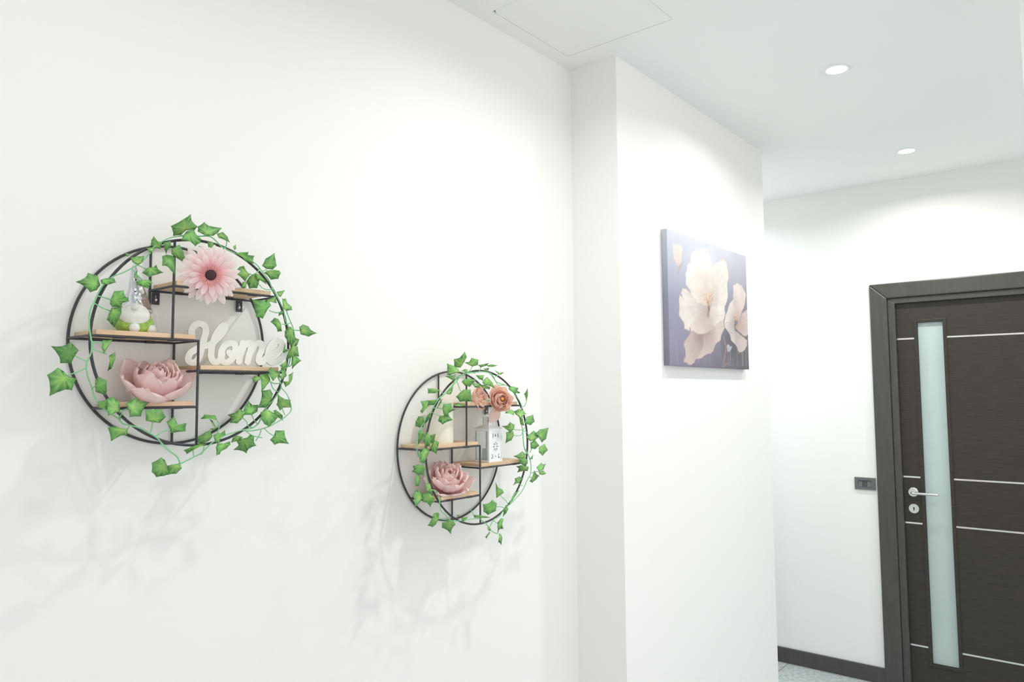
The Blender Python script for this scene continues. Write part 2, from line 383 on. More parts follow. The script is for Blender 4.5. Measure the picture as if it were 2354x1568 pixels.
    poly([(355, 1020), (400, 1040), (450, 1050), (470, 1130), (450, 1200), (390, 1270), (350, 1330), (290, 1290), (305, 1200), (285, 1150), (300, 1110)], (170, 150, 150), (218, 200, 194), (440, 1040), fade=.2)
    poly([(470, 1040), (560, 980), (640, 915), (640, 1000), (605, 1100), (560, 1140), (545, 1200), (480, 1230), (440, 1260), (400, 1270), (450, 1200), (465, 1130)], (182, 160, 160), (232, 218, 210), (480, 1010), fade=.22)
    poly([(355, 310), (440, 290), (490, 295), (525, 370), (545, 470), (545, 620), (540, 700), (515, 800), (460, 790), (410, 770), (350, 690), (310, 600), (300, 510), (320, 430), (345, 400)], (226, 205, 192), (252, 246, 240), cA)
    poly([(550, 430), (640, 380), (665, 400), (685, 530), (670, 600), (675, 720), (655, 790), (600, 800), (530, 810), (540, 700), (540, 560)], (212, 196, 190), (250, 243, 236), cA)
    poly([(270, 650), (300, 650), (350, 700), (410, 770), (505, 805), (490, 880), (400, 940), (330, 985), (335, 1010), (290, 1000), (285, 940), (245, 880), (240, 740), (250, 710), (290, 750), (265, 690)], (196, 178, 174), (244, 235, 228), cA)
    poly([(505, 800), (480, 860), (500, 900), (550, 950), (540, 1000), (460, 1040), (420, 1045), (350, 1010), (340, 970), (400, 930)], (196, 176, 170), (240, 226, 218), cA)
    poly([(500, 870), (510, 820), (540, 808), (580, 820), (600, 785), (650, 790), (655, 860), (640, 910), (560, 970), (500, 940), (495, 900)], (208, 188, 180), (248, 238, 230), (500, 900), fade=.16)
    poly([(735, 740), (745, 850), (735, 960), (700, 940), (650, 960), (660, 890), (680, 850), (700, 780)], (196, 178, 176), (242, 232, 228), cB, fade=.12)
    poly([(730, 620), (765, 600), (810, 620), (840, 700), (825, 780), (800, 860), (770, 930), (745, 900), (735, 780), (728, 700)], (205, 180, 172), (246, 234, 230), cB, fade=.22)
    poly([(740, 1020), (780, 1060), (850, 1110), (850, 1160), (810, 1210), (780, 1210), (740, 1130)], (176, 158, 158), (224, 208, 204), cB, fade=.2)
    poly([(770, 950), (810, 870), (855, 830), (868, 930), (873, 1050), (820, 1060), (770, 1020), (745, 980)], (190, 160, 144), (226, 206, 204), cB, fade=.18)
    poly([(650, 960), (720, 930), (735, 1000), (740, 1140), (710, 1100), (690, 1030), (650, 990)], (184, 168, 168), (232, 222, 218), cB, fade=.16)
    poly([(672, 1165), (690, 1155), (708, 1170), (700, 1195), (680, 1200)], (190, 198, 205), (205, 212, 218), (690, 1170))
    def stroke(pts, wd_, colr, al=.8):
        nonlocal C
        P = [uv(*p) for p in pts]
        for (xa, ya), (xb, yb) in zip(P[:-1], P[1:]):
            t_ = np.clip(((U - xa) * (xb - xa) + (V - ya) * (yb - ya)) / max((xb - xa) ** 2 + (yb - ya) ** 2, 1e-9), 0, 1)
            dd = np.hypot(U - xa - t_ * (xb - xa), (V - ya - t_ * (yb - ya)) * .7); C = mixc(C, lin(colr), np.clip(1.3 - dd / wd_, 0, 1) * al)
    stroke([(635, 1360), (650, 1260), (662, 1190), (655, 1130), (640, 1080)], .006, (190, 148, 132))
    stroke([(662, 1200), (680, 1185)], .005, (180, 150, 140)); stroke([(645, 1345), (665, 1320), (690, 1310)], .006, (170, 140, 130), .7)
    stroke([(230, 490), (245, 450), (262, 420)], .008, (200, 172, 150), .7); stroke([(500, 880), (510, 820), (500, 760)], .014, (120, 104, 100), .6); stroke([(742, 960), (745, 900)], .010, (130, 105, 90), .5)
    for k in range(70):
        a_ = rs.uniform(-2.6, -.5); q_ = rs.uniform(10, 150); x_ = 500 + q_ * math.cos(a_) * .42; y_ = 790 + q_ * math.sin(a_)
        stroke([(x_, y_), (x_ + rs.uniform(-6, 6), y_ + 8)], .0035, ((214, 166, 128), (196, 140, 100), (238, 214, 190))[k % 3], .8)
    for k in range(24):
        a_ = rs.uniform(-2.6, -.5); q_ = rs.uniform(8, 75); x_ = 748 + q_ * math.cos(a_) * .3; y_ = 930 + q_ * math.sin(a_)
        stroke([(x_, y_), (x_ + 2, y_ + 6)], .0035, ((214, 158, 110), (236, 206, 176))[k % 2], .8)
    C = np.clip(C * .86, 0, 1)
    mb = MB(); vs = []; cc = []; fs = []
    X = x0 + U * (x1 - x0); Z = z0 + V * (z1 - z0); idx = np.arange((nu + 1) * (nv + 1)).reshape(nu + 1, nv + 1)
    vs = [(a_, YC - dp, b_) for a_, b_ in zip(X.ravel(), Z.ravel())]; cc = [tuple(q) for q in C.reshape(-1, 3)]
    for i in range(nu):
        r0_, r1_ = idx[i], idx[i + 1]
        fs += [(int(r0_[j]), int(r1_[j]), int(r1_[j + 1]), int(r0_[j + 1])) for j in range(nv)]
    mb.add(vs, fs, cc)
    # the print wraps round the four edges
    for side in range(4):
        seq = [(0, j) for j in range(nv + 1)] if side == 0 else [(nu, j) for j in range(nv, -1, -1)] if side == 1 else [(i, 0) for i in range(nu, -1, -1)] if side == 2 else [(i, nv) for i in range(nu + 1)]
        v_, c_ = [], []
        for (i, j) in seq:
            for k in (0, 1):
                v_.append((X[i, j], YC - dp + dp * .96 * k, Z[i, j])); ii = min(i + (14 if side == 0 else 0), nu); c_.append(tuple(C[ii, j] * (.86 if side == 0 else .9)))
        mb.add(v_, [(2 * k + 1, 2 * k, 2 * k + 2, 2 * k + 3) for k in range(len(seq) - 1)], c_)
    mb.add([(x0, YC - dp * .04, z0), (x1, YC - dp * .04, z0), (x1, YC - dp * .04, z1), (x0, YC - dp * .04, z1)], [(0, 1, 2, 3)], [(.7, .65, .55)] * 4)
    o = mb.build('canvas_painting', CANVAS)
    tag(o, 'unframed canvas of two large white flowers on blue-grey hung on the white wall', 'painting')
painting()

# ------------------------------------------------------------------ round wall shelves
HU = (-.27, -.012)                       # where the upper and the lower uprights stand, in radii
LV = dict(top=.525, mid=.012, right=-.282, low=-.632)
RT = .0027
def shelf(cx, cz, R_, D, label):
    yb, yf = YA - .0065, YA - .0065 - D
    r = thing('round_wall_shelf', (cx, YA, cz - R_), label, 'wall shelf', 'round wire wall shelves')
    for y in (yb, yf):
        MB().tube([(cx + R_ * math.cos(a), y, cz + R_ * math.sin(a)) for a in [2 * math.pi * k / 96 for k in range(96)]], RT, 10, closed=True).build('hoop', BLACK, r, smooth=True, angle=180)
    for y in (yb, yf):
        u = HU[0]; MB().tube([(cx + u * R_, y, cz + LV['mid'] * R_), (cx + u * R_, y, cz + math.sqrt(1 - u * u) * R_)], RT * .9, 10).build('upright_rod', BLACK, r, smooth=True)
        u = HU[1]; MB().tube([(cx + u * R_, y, cz - math.sqrt(1 - u * u) * R_), (cx + u * R_, y, cz + LV['mid'] * R_)], RT * .9, 10).build('upright_rod', BLACK, r, smooth=True)
    tops = {}
    for k, (ul, ur) in dict(top=(HU[0], None), mid=(None, HU[1]), right=(HU[1], None), low=(None, HU[1])).items():
        v = LV[k]; ch = math.sqrt(1 - v * v); xl = cx + (ul if ul is not None else -ch) * R_; xr = cx + (ur if ur is not None else ch) * R_; z = cz + v * R_
        if k == 'low': xl = cx - (ch) * R_
        a = MB(); a.tube([(xl, yf, z), (xr, yf, z)], RT * .85, 10); a.tube([(xl, yb, z), (xr, yb, z)], RT * .85, 10)
        a.tube([(xl, yf, z), (xl, yb, z)], RT * .85, 10); a.tube([(xr, yf, z), (xr, yb, z)], RT * .85, 10)
        for q_ in (.25, .75):
            xm = xl + (xr - xl) * q_
            for y in (yf, yb): a.box(xm - .009, xm + .009, min(y, y + (.006 if y == yf else -.006)), max(y, y + (.006 if y == yf else -.006)), z - RT * 1.1, z + RT * .9)
        a.build('shelf_rail', BLACK, r, smooth=True)
        e0 = .006 if ul is not None else .010; e1 = .006 if ur is not None else .014
        zt = z + RT * .85 + .0090
        MB().box(xl + e0, xr - e1, yf + .001, yb - .001, zt - .0088, zt).build('shelf_board', WOOD, r, bevel=.0008)
        tops[k] = (xl, xr, zt)
    # keyhole mounting plates below the top shelf
    zt = cz + LV['top'] * R_ - RT
    for u in ((-.21, .70)):
        xm = cx + u * R_; a = MB()
        def pf_(X, Y): 
            k_ = np.maximum(.0033 - np.hypot(X, Y + .003), np.minimum(.0016 - abs(X), np.minimum(Y + .004, .007 - Y)))
            return np.minimum(np.minimum(.0072 - abs(X), .012 - abs(Y)), -k_)
        plate(a, pf_, -.008, .008, -.013, .013, .0007, lambda x, y, s_: (xm + x, yb - .001 + .002 * s_, zt - .012 + y))
        pl = a.build('mounting_plate', BLACK, r)
        MB().lathe((xm, yb - .0005, zt - .014), [(0, 0), (.0028, 0), (.0022, .0016), (0, .002)], 16, M=Matrix.Rotation(math.pi / 2, 4, 'X'), cap=False).build('screw', STEEL, pl, smooth=True)
    return r, yb, yf, tops
S1, yb1, yf1, T1 = shelf(.7265, 1.6837, .1978, .0967, 'round black wire shelf with four wooden boards, the nearer left one holding the word sign')
S2, yb2, yf2, T2 = shelf(1.5304, 1.4355, .2079, .1059, 'round black wire shelf with four wooden boards, the farther right one holding the lantern')

# ------------------------------------------------------------------ ivy garlands
CR = {'A': (90, 470, 4.9), 'B': (390, 470, 4.9), 'C': (90, 780, 4.753), 'D': (390, 780, 4.753), 'E': (880, 790, 5.885), 'F': (880, 1010, 5.885)}
def P_(k, p): x0_, y0_, s_ = CR[k]; return (x0_ + p[0] / s_, y0_ + p[1] / s_)
LEAVES = {
'A': ['690,910 660,800 550,770 510,830 410,872 515,925 575,992 650,965', '690,850 720,840 790,825 850,835 868,880 780,905 700,895', '1025,570 985,545 968,548 990,590', '1110,685 1170,650 1185,578 1100,585 1025,595 1050,650',
 '1370,500 1385,430 1330,410 1290,355 1262,400 1255,450 1290,490', '1300,500 1280,480 1210,492 1235,530 1265,548', '1480,410 1400,430 1410,500 1430,565 1440,520 1485,480', '1490,500 1580,450 1620,520 1645,600 1610,645 1545,600 1490,560',
 '1500,575 1440,565 1385,580 1385,690 1445,700 1480,740 1530,800 1530,600', '1225,710 1155,770 1235,820 1330,790 1405,768 1345,735 1320,680 1300,705', '1160,850 1085,870 1100,905 1160,925 1240,950 1245,915 1280,885 1245,850',
 '1085,850 1070,830 1075,770 1105,740 1112,800', '800,1080 845,975 950,965 970,1035 1010,1050 1015,1090 940,1110 930,1160 820,1155 795,1120', '815,1165 930,1150 930,1220 900,1290 845,1390 800,1340 760,1300 790,1220'],
'B': ['185,290 280,295 318,250 250,185 238,108 165,160 10,245 30,290 38,355 130,345', '190,300 275,290 300,340 358,390 350,435 290,472 235,420 130,400 150,350', '400,350 490,355 545,320 590,265 440,240 390,198 315,250 315,305', '530,330 600,310 650,360 680,430 620,400 550,375',
 '495,430 420,415 435,480 460,508 500,470', '715,475 745,450 750,500 730,515', '735,550 800,540 890,535 880,570 958,578 940,625 950,668 870,650 835,600 770,575', '1085,725 1040,692 1080,610 1182,545 1195,630 1208,690 1160,735', '1100,745 1060,770 1100,800 1140,850 1225,840 1255,770 1235,745 1175,735',
 '905,790 860,745 835,690 790,700 700,790 780,800 850,870 870,835', '960,780 900,810 865,860 870,890 895,950 985,945 1005,900 1010,850', '960,775 1020,790 1085,865 1095,905 1030,860 990,850', '870,870 820,870 810,935 860,940', '1225,1030 1205,985 1300,965 1270,1010 1250,1045',
 '1280,1170 1265,1060 1310,1060 1325,1110 1375,1150 1383,1190 1310,1200', '1120,1160 1145,1140 1120,1085 1050,1080 925,1070 960,1180 970,1270 1050,1288 1095,1200', '1150,1100 1070,1080 1200,1030 1205,1115', '1255,1345 1225,1290 1180,1275 1135,1320 1205,1390 1215,1435 1265,1430',
 '1280,1190 1230,1215 1225,1260 1275,1230', '1465,1420 1460,1380 1500,1350 1560,1370 1600,1420 1660,1450 1565,1490 1475,1465', '1370,1380 1335,1375 1295,1430 1295,1490 1330,1550 1375,1620 1410,1540 1405,1440', '1410,1500 1460,1520 1440,1580 1390,1640'],
'C': ['390,180 435,120 380,60 345,30 250,75 130,75 215,185 230,262 350,265', '310,400 270,350 205,308 85,390 115,490 110,622 285,550 360,560 405,430', '740,100 800,5 695,10 680,90 710,158', '760,185 835,135 835,210 790,325 750,348 780,260', '612,510 610,445 650,408 740,450 740,570 725,615 615,575',
 '650,750 650,680 740,665 755,700 745,770', '870,790 885,820 880,740 870,670 800,625 740,650 745,750 750,838', '975,755 945,705 1060,630 1110,670 1210,690 1150,740 1110,845 990,850', '1240,905 1165,890 1160,775 1240,760 1335,760 1385,850 1320,915', '1430,985 1390,900 1475,840 1520,935 1612,915 1600,1005 1435,1025',
 '970,975 880,975 825,940 750,965 785,1115 885,1055 960,1045', '1400,1385 1375,1320 1335,1290 1230,1350 1228,1450 1280,1508 1360,1495 1420,1480', '1540,1358 1400,1380 1400,1480 1500,1470 1560,1410', '860,850 895,840 890,880'],
'D': ['1340,60 1415,0 1300,-10 1320,90 1280,180 1270,240 1340,190 1415,190 1400,80', '1265,110 1265,40 1235,140 1250,150 1300,120', '1345,180 1390,190 1440,235 1380,280 1335,330 1340,250', '1260,250 1200,285 1240,330 1280,300 1290,190', '1175,400 1190,440 1215,360 1150,345 1105,300 1075,330 1090,400 1130,460', '1230,400 1215,310 1260,320 1280,400 1225,450 1190,400',
 '1300,470 1300,390 1350,355 1340,440 1310,490 1265,525 1235,460', '1095,460 1100,440 1075,370 985,385 1000,480 1000,580 1040,530', '990,440 990,410 940,400 900,425 915,480', '1110,660 1130,600 1100,545 1005,560 1000,660 960,750 1040,750 1085,720', '1245,745 1325,745 1320,660 1250,650 1180,600 1175,690 1165,710 1205,780',
 '900,825 960,790 970,715 900,715 860,670 820,730 800,790 810,828', '800,860 830,790 760,760 715,800 630,825 675,860 655,915 740,920', '1060,760 990,800 1000,880 1035,930 1085,960 1150,900 1190,850 1220,830 1130,800', '1130,780 1160,770 1235,830 1240,890 1180,850', '520,885 500,830 450,830 380,820 335,870 440,860 480,875', '500,990 430,860 470,890 510,970 480,1000 440,980',
 '470,1060 440,990 400,1010 300,1070 300,1135 370,1140 430,1110', '500,1130 475,1050 520,1020 570,1020 605,990 615,1050 560,1080 545,1130', '410,1145 340,1130 250,1170 150,1215 185,1255 225,1215 280,1190', '590,1140 520,1130 505,1180 510,1270 545,1260 560,1225 620,1195 665,1150 660,1115', '740,1050 690,1075 670,1130 760,1110 800,1070',
 '790,1085 730,1120 760,1170 695,1210 790,1220 840,1250 860,1200 950,1160 925,1130 925,1060 880,1040 850,1075', '1140,1055 1095,1100 1145,1155 1200,1135 1305,1145 1265,1070 1255,995 1155,995'],
'E': ['1050,325 1090,270 1138,180 1110,105 1040,190 960,210 965,320', '1040,390 1020,340 960,300 865,268 870,350 865,420 900,430 960,400', '980,430 930,430 840,440 935,490 960,510', '1130,385 1155,350 1110,345 1060,370', '1210,310 1290,290 1295,215 1200,188 1170,245 1100,255 1150,280', '1290,290 1440,262 1400,300 1320,320', '1400,290 1480,280 1555,298 1480,315 1420,310', '1360,340 1440,325 1430,365 1390,360', '1560,415 1510,355 1580,395 1645,385 1600,420',
 '1065,515 1105,480 1170,470 1265,490 1220,540 1180,585 1110,570', '1215,540 1310,540 1320,600 1240,590', '1320,570 1350,555 1455,585 1450,620 1370,610', '1370,425 1255,430 1300,480 1350,500', '1400,460 1350,500 1345,530 1380,570 1430,570 1520,605 1480,520 1410,450', '1060,645 990,720 1040,790 1130,780 1212,790 1200,700 1190,620 1095,620', '770,630 700,605 605,605 610,675 715,670', '860,680 900,620 955,570 940,650 915,690', '610,850 640,850 590,830 610,762 510,780 540,860 505,915 530,950',
 '740,755 610,770 600,840 700,830', '730,880 760,800 805,740 790,800 740,870', '805,880 830,990 895,985 890,940 990,890 945,875 920,808 820,815', '770,975 745,1045 810,1095 870,1060 950,1035 890,970', '1040,850 950,840 1010,795 1100,840', '545,980 480,985 440,1060 440,1120 510,1140 550,1130 560,1040', '650,930 600,970 560,1090 600,1060 650,1000', '530,1165 480,1200 480,1290 470,1380 530,1290 560,1220',
 '610,1190 560,1230 545,1300 570,1400 640,1390 660,1300', '640,1240 718,1218 700,1290 690,1350 640,1340', '680,1300 660,1360 650,1450 725,1495 745,1430 760,1330', '570,1400 500,1460 510,1530 600,1530 630,1440', '1700,600 1740,575 1840,600 1820,640 1862,660 1850,675 1780,670 1710,630', '1945,795 1930,730 1910,680 1935,650 1960,598 1965,690', '1770,970 1780,920 1740,890 1680,900 1650,940 1720,945', '1850,1000 1900,1050 1890,970 1940,955 1900,900 1840,880 1770,920 1800,960', '1900,1050 1850,1000 1860,1090 1915,1115',
 '1930,1040 1945,990 2035,960 2055,1055 2000,1105 1920,1080', '1775,1160 1785,1100 1720,1060 1680,1110 1605,1115 1660,1150 1720,1200', '1775,1240 1760,1180 1665,1200 1670,1270 1655,1350 1690,1330 1740,1310', '1990,1320 2050,1310 2110,1270 2100,1215 2040,1175 2000,1210 1935,1260', '2110,1270 2060,1220 2120,1160 2245,1135 2210,1290 2150,1340', '1995,1340 2060,1300 2120,1380 2060,1430 2000,1420', '2110,1400 2190,1355 2235,1440 2160,1520 2110,1470'],
'F': ['600,150 560,120 500,190 505,240 500,310 560,330 600,240 630,170', '540,340 470,340 400,360 420,410 390,435 470,480 545,480 580,390', '495,480 450,490 430,550 445,640 490,630 505,560', '540,800 525,720 480,675 440,690 405,760 430,840 430,930 500,850', '640,740 600,715 530,740 540,850 600,860 645,920 660,870 700,850 690,790', '640,600 580,600 590,700 680,760 660,680', '755,1075 765,1010 750,985 690,1000 660,1080 605,1170 675,1190 720,1150', '900,1095 800,1130 795,1195 870,1230 920,1285 935,1210 985,1150 950,1090',
 '1155,1050 1060,1060 1080,1130 1120,1090', '1235,1060 1235,1020 1330,1030 1400,1040 1460,1060 1340,1065', '1535,915 1545,870 1480,815 1440,860 1350,880 1360,980 1420,1025 1530,970', '1590,755 1640,720 1620,680 1560,650 1525,575 1530,690 1535,800', '1850,590 1890,525 1850,500 1785,530 1790,570 1760,625 1800,600', '2020,515 1985,570 2020,590 2080,540 2118,490 2080,470 2050,420', '2110,440 2175,410 2205,330 2175,340 2140,315 2075,380 2110,430', '2110,445 2120,475 2160,485 2210,465 2170,420',
 '1940,255 1920,250 1935,200 1885,160 1830,200 1765,230 1840,265', '1960,280 1910,250 1845,270 1850,320 1900,360 1960,330', '1975,370 1870,350 1800,365 1840,400 1815,450 1890,430 1960,430', '1980,270 2035,205 2025,270', '1690,925 1665,885 1640,950 1620,1055 1670,1000 1700,940', '1600,1065 1555,1120 1548,1180 1555,1265 1580,1215 1632,1215 1615,1140 1635,1080', '1565,1265 1600,1290 1618,1330 1605,1435 1575,1395 1560,1400 1575,1320', '1415,1190 1440,1180 1465,1220 1445,1245 1420,1220', '1440,1250 1455,1260 1400,1345 1385,1325', '1725,860 1780,720 1840,695 1800,760 1750,840', '1050,1020 1000,1020 1000,1045 1030,1045']}
VINES = {
'A': [(1.5, '590,1540 566,1400 565,1290 575,1190 620,1100 660,1010 730,900 830,815 940,770 1040,720 1110,680 1180,620 1250,545 1300,470 1400,410 1500,370 1640,350'), (1, '650,1030 720,1045 800,1070'), (1, '620,1110 700,1160 800,1200'), (1, '1040,720 1110,800 1160,850'), (1, '1110,685 1160,705 1225,740'), (1, '830,815 800,850 740,850')],
'B': [(1.5, '150,350 300,360 450,360 540,430 590,480 720,545 860,600 950,655 1000,700 1060,780 1120,860 1160,960 1200,1020 1250,1120 1285,1200 1300,1300 1340,1370'), (1, '1300,1150 1345,1280 1390,1390 1410,1500'), (1, '1095,735 1060,745 1040,750 1000,700'), (1, '1390,1420 1420,1418 1470,1420'), (1, '1290,1215 1200,1220 1120,1195'), (1, '900,780 940,792 1000,750 1005,700'), (1, '640,400 640,460 600,520'), (1, '1270,1350 1310,1350 1360,1335'), (1, '330,470 400,500 470,520'), (1, '1010,905 1060,950 1130,960 1170,950')],
'C': [(1.5, '1540,1360 1510,1290 1440,1230 1360,1160 1290,1080 1215,1030 1100,970 985,940 910,920 865,870 760,800 660,720 600,620 580,540 535,420 515,310 525,240 560,170 575,100 575,20'), (1, '525,240 460,215 390,180'), (1, '515,310 450,345 310,395'), (1, '575,100 640,130 740,160'), (1, '575,40 620,32 700,36'), (1, '580,540 600,520 620,505'), (1, '1215,1020 1230,970 1240,905'), (1, '1280,1060 1350,1010 1430,985'), (1, '985,940 970,985'), (1, '870,860 900,820 910,780 975,755'), (1, '1545,1350 1500,1370 1440,1370'), (2.4, '1330,1130 1400,1200 1450,1240')],
'D': [(1.4, '1350,90 1320,200 1290,300 1200,350 1190,420 1220,520 1150,640 1080,720 1030,790 990,880 960,930 900,970 800,990 700,1020 610,1050 480,1120 430,1160 350,1240 260,1290 140,1350 120,1360'), (1.2, '1220,530 1280,600 1320,700 1325,780 1260,850 1150,920 1040,970 900,1000 800,1000'), (1, '1030,970 1080,1020 1140,1055'), (1, '800,860 840,900 860,950 910,965'), (1, '895,820 920,880 960,925'), (1, '1000,990 980,1050 940,1110'), (1, '840,1010 910,1055 1010,1075'), (1, '250,1180 265,1290'), (1, '375,1170 360,1240 330,1262'), (1, '520,890 545,940 520,1020'), (1, '1230,760 1260,830'), (1, '1100,460 1130,540 1180,570'), (1, '1215,480 1150,485 1100,465'), (1, '1340,190 1330,280 1290,300')],
'E': [(1.8, '1300,385 1150,400 1060,440 980,530 920,600 840,680 760,740 700,830 650,920 590,1000 550,1080 500,1160 470,1260 460,1400 475,1530'), (1.2, '1250,400 1120,380 1080,420 1000,470 940,560 880,630 800,720'), (1.6, '1300,380 1400,385 1470,410 1500,460 1540,520 1620,550 1700,580 1780,680 1840,760 1880,860 1850,950 1860,1050 1890,1150 1900,1300 1920,1430 1960,1500'), (1, '1050,640 1000,500 960,350'), (1, '770,630 820,680'), (1, '1940,790 1920,840 1890,855'), (1, '1770,1160 1880,1170 1930,1130'), (1, '1780,1245 1850,1245 1880,1230 1890,1190'), (1, '670,870 730,870 805,880'), (1, '670,930 720,960 770,975'), (1, '1210,310 1180,360 1130,400'), (1, '1300,385 1320,340 1330,310'), (1, '1500,460 1560,430 1570,415'), (1, '1900,1180 1950,1200 1990,1320'), (1, '1640,560 1560,560 1520,500 1440,400 1330,380')],
'F': [(1.5, '470,150 500,260 540,340 570,450 610,600 660,680 720,700 760,780 770,880 790,970 850,1020 890,1080 960,1105 1060,1100 1180,1080 1290,1070 1370,1120 1430,1180 1460,1230 1540,1275 1560,1240'), (1, '650,640 630,740'), (1.6, '1900,0 1910,100 1960,190 2000,310 2000,460 1950,560 1890,690 1800,800 1720,880 1640,950 1580,1040 1500,1090 1450,1180'), (1.8, '1840,700 1770,750 1720,870'), (1, '1540,912 1600,912 1640,930'), (1, '1590,755 1620,790 1680,850 1690,900'), (1, '1840,600 1890,630'), (1, '1975,515 2020,515'), (1, '1190,955 1220,1000 1240,1050'), (1, '1500,1100 1540,1130 1570,1150'), (1, '755,1075 820,1085 880,1095'), (1, '1990,180 2010,130 2000,60'), (1, '2000,460 2060,440 2110,435')]}
def ivy(keys, yf, root_loc, label, mm):
    root = thing('ivy_garland', root_loc, label, 'artificial ivy', 'ivy garlands')
    fo = MB(); rg = random.Random(11 + len(keys[0]) + int(mm * 1e6) % 97)
    for k in keys:
        for ln in LEAVES[k]:
            pts = [P_(k, tuple(float(v) for v in s_.split(','))) for s_ in ln.split()]
            n = len(pts); gx = sum(p[0] for p in pts) / n; gy = sum(p[1] for p in pts) / n
            size = max(math.hypot(p[0] - gx, p[1] - gy) for p in pts)
            yc = yf - .004 - rg.uniform(.002, .016); ta, tb = rg.uniform(-.5, .5), rg.uniform(-.45, .45)
            yc -= (abs(ta) + abs(tb)) * size * mm * .5
            f_ = lambda px, py, back=0.0: at(px, py, yc + (ta * (px - gx) + tb * (py - gy)) * mm + back)
            bx, by = pts[0]; hx, hy_ = bx + (gx - bx) * .45, by + (gy - by) * .45
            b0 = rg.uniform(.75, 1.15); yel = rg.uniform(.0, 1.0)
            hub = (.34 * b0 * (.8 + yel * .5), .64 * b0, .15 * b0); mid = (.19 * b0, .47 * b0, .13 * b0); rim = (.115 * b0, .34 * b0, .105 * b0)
            dense = []
            for i in range(n):
                p, q_ = pts[i], pts[(i + 1) % n]; mx_, my_ = (p[0] + q_[0]) / 2, (p[1] + q_[1]) / 2
                dense.append((p[0], p[1], 0)); dense.append((mx_ + (hx - mx_) * .05, my_ + (hy_ - my_) * .05, 1))
            m_ = len(dense); vs = [f_(hx, hy_)]; cs = [hub]
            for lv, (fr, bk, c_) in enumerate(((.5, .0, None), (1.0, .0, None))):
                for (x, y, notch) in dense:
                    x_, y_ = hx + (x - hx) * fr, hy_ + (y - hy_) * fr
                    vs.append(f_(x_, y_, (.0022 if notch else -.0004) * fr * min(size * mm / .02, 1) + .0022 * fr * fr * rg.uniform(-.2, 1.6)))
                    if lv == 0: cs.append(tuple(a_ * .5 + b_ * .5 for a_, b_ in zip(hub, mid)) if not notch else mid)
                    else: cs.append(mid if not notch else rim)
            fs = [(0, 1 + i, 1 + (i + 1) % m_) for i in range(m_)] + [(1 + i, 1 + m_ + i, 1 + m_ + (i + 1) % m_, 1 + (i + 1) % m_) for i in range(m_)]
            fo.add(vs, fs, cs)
    vn = MB()
    for k in keys:
        for wgt, ln in VINES[k]:
            pts = [P_(k, tuple(float(v) for v in s_.split(','))) for s_ in ln.split()]
            yy = yf - .0065 - .0015 * wgt
            vn.tube(cr([at(p[0], p[1], yy) for p in pts], 4), .00105 * wgt ** .55, 6)
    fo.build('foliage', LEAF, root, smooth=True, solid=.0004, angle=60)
    vn.build('vine', VINE, root, smooth=True)
ivy('ABCD', yf1, (.73, yf1, 1.50), 'green artificial ivy garland wound round the left round shelf', .00088)
ivy('EF', yf2, (1.53, yf2, 1.24), 'green artificial ivy garland wound round the right round shelf', .00120)

# ------------------------------------------------------------------ flowers
def frame(center, axis, spin=0.0):
    z = Vector(axis).normalized(); x = Vector((0, 0, 1)).cross(z)
    x = x.normalized() if x.length > 1e-3 else Vector((1, 0, 0)); y = z.cross(x)
    M = Matrix((x, y, z)).transposed().to_4x4() @ Matrix.Rotation(spin, 4, 'Z'); M.translation = Vector(center); return M
def petal(mb, M, az, r0, h0, L_, W_, e0, e1, ruf, cb, ct, rg, n=8, m=8, prof=None, wrap=True, cup=.15, tipnotch=0.0):
    vs, cs = [], []; r, h = r0, h0; ph = [rg.uniform(0, 6.28) for _ in range(3)]
    for i in range(n + 1):
        s_ = i / n
        if i:
            e = math.radians(e0 + (e1 - e0) * (s_ - .5 / n)); r += L_ / n * math.cos(e); h += L_ / n * math.sin(e)
        wv = W_ * (prof(s_) if prof else (.38 + .62 * math.sin(math.pi * .5 * min(1, s_ * 1.5))) * (1 if s_ < .70 else math.sqrt(max(.08, 1 - ((s_ - .70) / .31) ** 2))))
        en = math.radians(e0 + (e1 - e0) * s_)
        for j in range(m + 1):
            t_ = -1 + 2 * j / m; lat = wv * t_
            rf = ruf * s_ ** 2 * (math.sin(t_ * 7 + ph[0]) + .6 * math.sin(t_ * 13 + ph[1])); lift = cup * wv * t_ * t_ + rf
            back = -L_ * ((.08 if wrap else .03) * abs(t_) ** 2.5 + tipnotch * max(0, .25 - abs(t_))) * s_ ** 2
            rr, hh = r - math.sin(en) * lift + back * math.cos(en), h + math.cos(en) * lift + back * math.sin(en)
            if wrap: a_ = az + lat / max(abs(rr), W_ * .55); p = Vector((rr * math.cos(a_), rr * math.sin(a_), hh))
            else: p = Vector((rr * math.cos(az) - lat * math.sin(az), rr * math.sin(az) + lat * math.cos(az), hh))
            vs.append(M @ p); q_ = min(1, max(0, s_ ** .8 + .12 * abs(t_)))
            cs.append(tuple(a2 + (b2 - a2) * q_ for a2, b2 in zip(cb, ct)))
    fs = [(i * (m + 1) + j, i * (m + 1) + j + 1, (i + 1) * (m + 1) + j + 1, (i + 1) * (m + 1) + j) for i in range(n) for j in range(m)]
    mb.add(vs, fs, cs)
